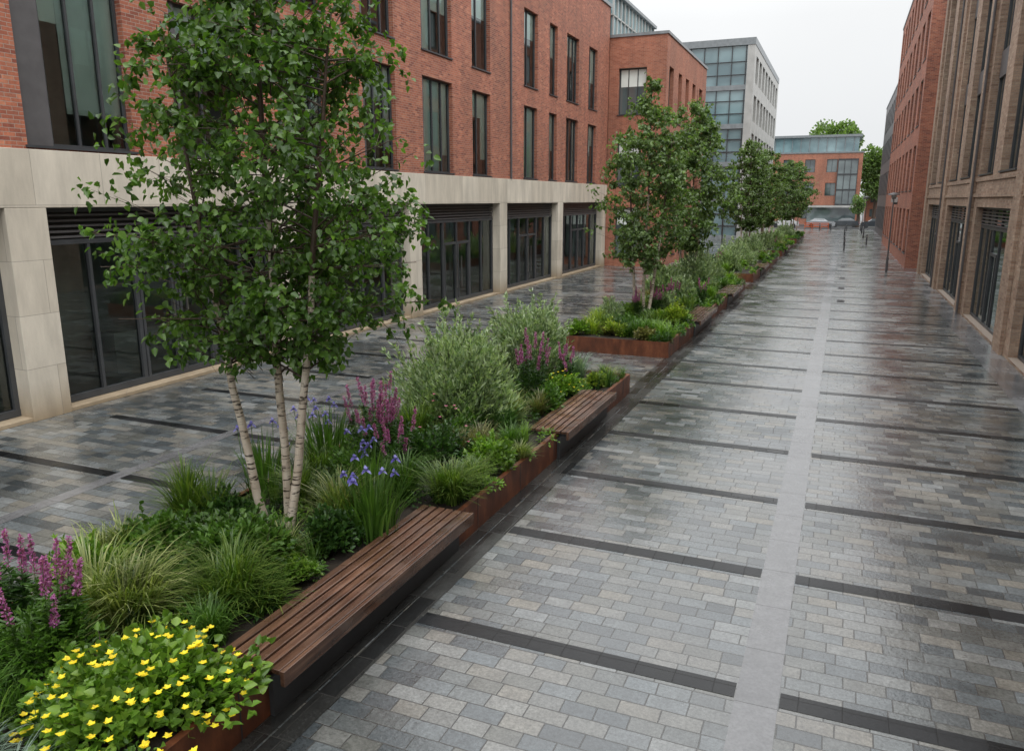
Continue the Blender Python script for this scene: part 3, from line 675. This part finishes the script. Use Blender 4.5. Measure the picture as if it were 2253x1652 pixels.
# ------------------------------------------------------------------ birches
def birch(loc,H,prof,stems,nbr,ntw,nlf,L,W,leafmat,seed,name='birch_tree',rs=1.0,fill=0,amp=1.0):
    global rng
    keep=rng; rng=np.random.default_rng(seed)
    tr=NP(); lf=NP(); zb=[p[0] for p in prof]; rb=[p[1] for p in prof]
    ph=U(0,6.28,3)
    def R(z,az):
        base=np.interp(z,zb,rb)
        return base*(1+amp*(.11*np.sin(2*az+1.9*z+ph[0])+.12*np.sin(3*az-3.1*z+ph[1])+.09*np.sin(5*az+5.3*z+ph[2]))-.03*amp)
    z0c=zb[0]; LP=[];LD=[]
    for si,(bx0,by0,tx,ty,hs) in enumerate(stems):
        k=14; t=np.linspace(0,1,k); zz=t*H*hs
        P=np.stack([bx0+(tx-bx0)*t**.85+np.cumsum(U(-.02,.02,k)),by0+(ty-by0)*t**.85+np.cumsum(U(-.02,.02,k)),zz],1); P[0,:2]=[bx0,by0]
        rad=(.048*(1-t)**.8+.008)*rs; split=int(k*.5)
        tr.tube(P[:split+1],rad[:split+1],0,9); tr.tube(P[split:],rad[split:],1,6)
        for b_ in range(nbr):
            zs=U(z0c*.92,H*hs*.97); f=zs/(H*hs)
            s0=np.array([np.interp(zs,zz,P[:,0]),np.interp(zs,zz,P[:,1]),zs])
            az=U(0,2*math.pi)
            ze=max(min(zs+U(-.1,.85)*(1-f*.4),H*1.0),z0c+.05); rr=float(R(ze,az))*math.sqrt(U(.15,1.0))*U(.85,1.16)
            e=np.array([math.cos(az)*rr,math.sin(az)*rr,ze]); 
            mid=(s0+e)/2+[0,0,U(.0,.22)]
            tt=np.linspace(0,1,6)[:,None]; Bp=s0*(1-tt)**2+2*mid*tt*(1-tt)+e*tt**2
            tr.tube(Bp,np.linspace(.014,.004,6)*rs*(1.2-f*.5),1,5)
            for w in range(ntw):
                u=U(.3,1.0); q=s0*(1-u)**2+2*mid*u*(1-u)+e*u*u
                d=unit(1)[0]; d[2]=d[2]*.6+.1; d+= (e-s0)/(np.linalg.norm(e-s0)+1e-6)*.6; d/=np.linalg.norm(d); ln=U(.16,.5)
                e2=q+d*ln; e2[2]-=U(0,.12)
                tr.tube(np.stack([q,(q+e2)/2+[0,0,.03],e2]),np.array([.004,.003,.0015])*rs,1,3)
                v=U(.1,1.08,nlf)[:,None]; LP.append(q*(1-v)+e2*v+unit(nlf)*.05*rs)
                dd=np.tile(d*.35,(nlf,1))+unit(nlf)*.75; dd[:,2]-=.55; LD.append(dd)
    for i in range(fill):
        z=zb[0]+(zb[-1]-zb[0])*U(0.03,.9); a=U(0,6.28); rr=float(R(z,a))*math.sqrt(U(.05,.85))
        c=np.array([math.cos(a)*rr,math.sin(a)*rr,z]); m=int(U(8,22)); LP.append(c+unit(m)*U(.03,.24,m)[:,None]); dd=unit(m)*.8; dd[:,2]-=.5; LD.append(dd)
        tr.tube(np.stack([c*[.55,.55,1]-[0,0,.35],c]),np.array([.006,.002])*rs,1,3)
    LP=np.concatenate(LP);LD=np.concatenate(LD)
    rr=np.hypot(LP[:,0],LP[:,1]); az=np.arctan2(LP[:,1],LP[:,0]); ok=(rr<R(LP[:,2],az)*1.22+.12)&(LP[:,2]>z0c-.3); LP=LP[ok];LD=LD[ok]; n=len(LP)
    N=unit(n)*.7; N[:,:2]+=LP[:,:2]/(np.linalg.norm(LP[:,:2],axis=1,keepdims=True)+.1)*.6; N[:,2]+=.7
    lf.leaves(LP,LD,N,L*U(.6,1.2,n),W*U(.7,1.15,n),0,fold=.2,droop=.18)
    print('leaves',n)
    E=empty(name,loc); tm=tr.mesh('trunk_and_branches',[M['bark'],M['twig']]); 
    o=bpy.data.objects.new('trunk_and_branches',tm); link(o,E)
    lm=lf.mesh('foliage',[M[leafmat]]); o2=bpy.data.objects.new('foliage',lm); link(o2,E)
    rng=keep
    return tm,lm
P1=[(2.1,.5),(2.35,1.0),(2.75,1.5),(3.3,1.8),(3.9,1.95),(4.6,1.72),(5.2,1.38),(5.9,1.0),(6.5,.72),(7.3,.22)]
birch((-5.78,7.02,Z),7.2,P1,[(-.35,-.1,-1.05,-.35,.80),(-.14,.04,-.12,.0,1.0),(.1,-.28,.74,.18,.80)],50,7,13,.088,.070,'birchleaf',11,fill=240,amp=.7)
P2=[(1.7,.7),(2.2,1.25),(3.1,1.9),(4.2,2.0),(5.2,1.6),(6.2,1.1),(7.0,.5),(7.7,.12)]
birch((-6.05,25.9,Z),7.6,P2,[(-.2,.1,-.7,.1,.8),(.05,0,0,.0,1.0),(.2,-.1,.7,-.1,.78)],38,6,13,.125,.098,'birchleaf2',12,fill=150,amp=1.0)
P3=[(1.8,.7),(2.4,1.4),(3.6,2.05),(5.0,2.05),(6.2,1.5),(7.4,.85),(8.6,.12)]
tm,lm=birch((-6.1,34.5,Z),8.4,P3,[(-.2,.1,-.7,.1,.8),(.05,0,0,.0,1.0),(.2,-.1,.7,-.1,.8)],38,6,12,.15,.12,'birchleaf2',17,fill=150,amp=1.2)
def inst(loc,s,rz):
    E=empty('birch_tree',loc); E.scale=(s[0],s[0],s[1]); E.rotation_euler=(0,0,rz)
    for nm,me in (('trunk_and_branches',tm),('foliage',lm)):
        o=bpy.data.objects.new(nm,me); link(o,E)
inst((-6.3,58,Z),(1.1,1.0),1.0); inst((-6.0,67,Z),(1.15,.98),2.0); inst((-5.6,90,Z),(1.3,1.0),3.0); inst((-5.4,101,Z),(1.3,1.05),4.0)
def broad(loc,R_,H,n,L,seed,name='broadleaf_tree'):
    global rng
    keep=rng; rng=np.random.default_rng(seed); g=NP(); E=empty(name,loc)
    g.tube(np.array([[0,0,0],[.1,0,H*.25],[0,.1,H*.5]]),np.array([.4,.3,.15]),1,8)
    lumps=22; lc=unit(lumps)*U(.3,.7,lumps)[:,None]; lr=U(.25,.42,lumps)
    for i in range(lumps): g.tube(np.stack([[0,0,H*.35],lc[i]*[R_,R_,H*.35]+[0,0,H*.62]]),np.array([.12,.04]),1,4)
    k=rng.integers(0,lumps,n); d=unit(n); P=(lc[k]+d*(lr[k]*U(.6,1.05,n))[:,None])*np.array([R_,R_,H*.38])+[0,0,H*.62]
    g.leaves(P,d+unit(n)*.6,unit(n)+[0,0,.6],L*U(.6,1.3,n),L*.8,0)
    g.build('crown_and_trunk',[M['birchleaf2'],M['twig']],E); rng=keep
broad((-3,182,0),8,23,12000,.6,31); broad((5.5,172,0),4.5,16,7000,.5,32); broad((2.2,140,0),1.5,5.5,1500,.25,33); broad((14,190,0),7,14,5000,.6,34); broad((-40,200,0),10,16,6000,.8,35)
# ------------------------------------------------------------------ street furniture
def lamp(x,y,h=4.6):
    E=empty('street_lamp'); b=MB(); b.cyl(x,y,0,.9,.075,.07,12); b.cyl(x,y,.9,h-.25,.045,.035,12); b.cyl(x,y,h-.25,h-.18,.10,.12,16)
    b.cyl(x,y,h-.02,h+.05,.34,.30,20); b.cyl(x,y,h+.05,h+.12,.30,.06,20)
    for k in range(4):
        a=k*math.pi/2; b.cyl(x+.13*math.cos(a),y+.13*math.sin(a),h-.18,h-.02,.008,n=6)
    b.build('post',[M['panel']],E); b=MB(); b.cyl(x,y,h-.18,h-.03,.11,.16,16); b.build('lantern',[M['white']],E)
lamp(2.7,52.5); lamp(2.3,98); lamp(-8.2,60,4.2); lamp(2.5,120)
def bollard(x,y):
    b=MB(); b.cyl(x,y,0,.92,.06,.06,14); b.cyl(x,y,.92,1.0,.068,.05,14); b.cyl(x,y,.0,.03,.1,n=14); b.cyl(x,y,.78,.84,.064,n=14,m=1)
    b.build('bollard',[M['frame'],M['steel']])
for x,y in ((.3,74),(.3,84),(.3,96),(.35,108),(2.3,84),(2.4,112),(-1.5,122),(.6,122),(-3,122),(2.4,123)): bollard(x,y)
b=MB(); b.box(3.45,3.89,70.0,70.5,4.1,4.5,0); b.box(3.6,3.89,70.2,70.3,3.95,4.1,1); b.build('wall_light_box',[M['white'],M['frame']])
def car(x,y,paint,flip=1,name='parked_car'):
    E=empty(name,(x,y,0)); E.rotation_euler=(0,0,0 if flip>0 else math.pi)
    prof=[(-2.1,.3),(-2.15,.7),(-2.0,.95),(-1.1,1.02),(-.45,1.42),(.9,1.45),(1.6,1.05),(2.05,.95),(2.12,.5),(2.05,.3)]
    b=MB(); w=.85
    for sgn in (-1,1): b.poly([(px,sgn*(w if pz<1.1 else w-.15),pz) for px,pz in prof],0)
    for i in range(len(prof)):
        p,q=prof[i],prof[(i+1)%len(prof)]; wp=w if p[1]<1.1 else w-.15; wq=w if q[1]<1.1 else w-.15
        m=1 if (i in (3,5)) else 0
        b.quad((p[0],-wp,p[1]),(q[0],-wq,q[1]),(q[0],wq,q[1]),(p[0],wp,p[1]),m)
    for sgn in (-1,1): 
        s2=sgn*(w-.06)
        b.quad((-.95,s2+sgn*.03,1.04),(1.4,s2+sgn*.03,1.06),(.85,s2-sgn*.05,1.38),(-.4,s2-sgn*.05,1.36),1)
        for wx in (-1.35,1.35):
            i=len(b.v)
            n=16
            for k in range(n):
                a=2*math.pi*k/n; b.v.append((wx+.33*math.cos(a),sgn*(w-.15),.33+.33*math.sin(a))); b.v.append((wx+.33*math.cos(a),sgn*(w+.03),.33+.33*math.sin(a)))
            for k in range(n):
                a=i+2*k;c=i+2*((k+1)%n); b.f.append((a,c,c+1,a+1)); b.m.append(2)
            b.f.append(tuple(i+2*k+1 for k in range(n))); b.m.append(2)
            b.f.append(tuple(i+2*k for k in range(n))); b.m.append(2)
        b.box(-2.16,-2.1,sgn*.5,sgn*.8,.65,.8,3); b.box(2.06,2.14,sgn*.5,sgn*.8,.65,.8,4)
    b.build('body',[paint,M['oglass'],M['frame'],M['white'],M['pink']],E)
cp=lambda n,c: simple(n,c,.2,.05,1,coat=1.0)
pw=cp('white_car_paint',(.75,.75,.75)); pd=cp('dark_car_paint',(.05,.06,.07)); ps=cp('silver_car_paint',(.4,.42,.44))
car(-8.5,133,pw); car(-3.2,134,ps,-1); car(-14,134,pd); car(4.8,136,pd); car(9.6,133,pw,-1); car(.3,138,pd)
E=empty('orange_barrier'); b=MB()
mo=simple('orange_plastic',(.75,.13,.02),.5,.1)
for k in range(3):
    x=-5.2+k*1.15; 
    for z in (.35,.6,.85): b.box(x,x+1.05,125,125.05,z,z+.13)
    b.box(x,x+.06,124.97,125.08,0,1.0); b.box(x+1.0,x+1.06,124.97,125.08,0,1.0); b.box(x-.05,x+.1,124.7,125.35,0,.06,1)
b.build('barrier_panels',[mo,M['frame']],E)
b=MB(); b.box(-30,40,127.5,128,.0,.1); b.box(-40,60,144,149.3,0,.12); b.build('pavement_kerb',[M['strip']])
# ------------------------------------------------------------------ world, sun, camera
w=bpy.data.worlds.new('World'); SC.world=w; w.use_nodes=True; nt=w.node_tree; nt.nodes.clear()
out=nt.nodes.new('ShaderNodeOutputWorld'); bg=nt.nodes.new('ShaderNodeBackground'); sky=nt.nodes.new('ShaderNodeTexSky')
sky.sky_type='NISHITA'; sky.sun_disc=False; sky.sun_elevation=math.radians(55); sky.sun_rotation=math.radians(120); sky.dust_density=4; sky.air_density=1
hs=nt.nodes.new('ShaderNodeHueSaturation'); hs.inputs['Saturation'].default_value=.12; nt.links.new(sky.outputs[0],hs.inputs['Color'])
tc=nt.nodes.new('ShaderNodeTexCoord'); sp=nt.nodes.new('ShaderNodeSeparateXYZ'); nt.links.new(tc.outputs['Generated'],sp.inputs[0])
cr=nt.nodes.new('ShaderNodeValToRGB'); cr.color_ramp.elements[0].position=0; cr.color_ramp.elements[0].color=(.80,.82,.84,1); cr.color_ramp.elements[1].position=1.0; cr.color_ramp.elements[1].color=(2.9,2.95,3.0,1)
for p,c in ((.20,(.93,.945,.955,1)),(.42,(1.5,1.52,1.54,1))):
    e=cr.color_ramp.elements.new(p); e.color=c
nt.links.new(sp.outputs[2],cr.inputs[0])
cl=nt.nodes.new('ShaderNodeTexNoise'); cl.inputs['Scale'].default_value=2.2; cl.inputs['Detail'].default_value=4
nt.links.new(tc.outputs['Generated'],cl.inputs['Vector'])
mr=nt.nodes.new('ShaderNodeMapRange'); mr.inputs[1].default_value=.3; mr.inputs[2].default_value=.7; mr.inputs[3].default_value=.93; mr.inputs[4].default_value=1.03; nt.links.new(cl.outputs['Fac'],mr.inputs[0])
mul=nt.nodes.new('ShaderNodeVectorMath'); mul.operation='SCALE'; nt.links.new(cr.outputs[0],mul.inputs[0]); nt.links.new(mr.outputs[0],mul.inputs['Scale'])
sc2=nt.nodes.new('ShaderNodeVectorMath'); sc2.operation='SCALE'; sc2.inputs['Scale'].default_value=.012; nt.links.new(hs.outputs[0],sc2.inputs[0])
ad=nt.nodes.new('ShaderNodeVectorMath'); ad.operation='ADD'; nt.links.new(mul.outputs[0],ad.inputs[0]); nt.links.new(sc2.outputs[0],ad.inputs[1])
nt.links.new(ad.outputs[0],bg.inputs[0]); bg.inputs[1].default_value=1.0; nt.links.new(bg.outputs[0],out.inputs[0])
sl=bpy.data.lights.new('sun','SUN'); sl.energy=1.5; sl.angle=math.radians(40); sl.color=(1,.98,.95)
so=bpy.data.objects.new('sun',sl); link(so); so.rotation_euler=(math.radians(35),0,math.radians(60)) 
cam=bpy.data.cameras.new('camera'); co=bpy.data.objects.new('camera',cam); link(co)
cam.sensor_width=36; cam.lens=1700/2253*36; cam.clip_end=2000; cam.clip_start=.1
co.location=(0,0,4.3); co.rotation_euler=(math.radians(90-12.79),0,math.radians(22.78)); SC.camera=co
SC.view_settings.view_transform='Standard'; SC.view_settings.look='None'; SC.view_settings.exposure=0
print('objs',len(bpy.data.objects))
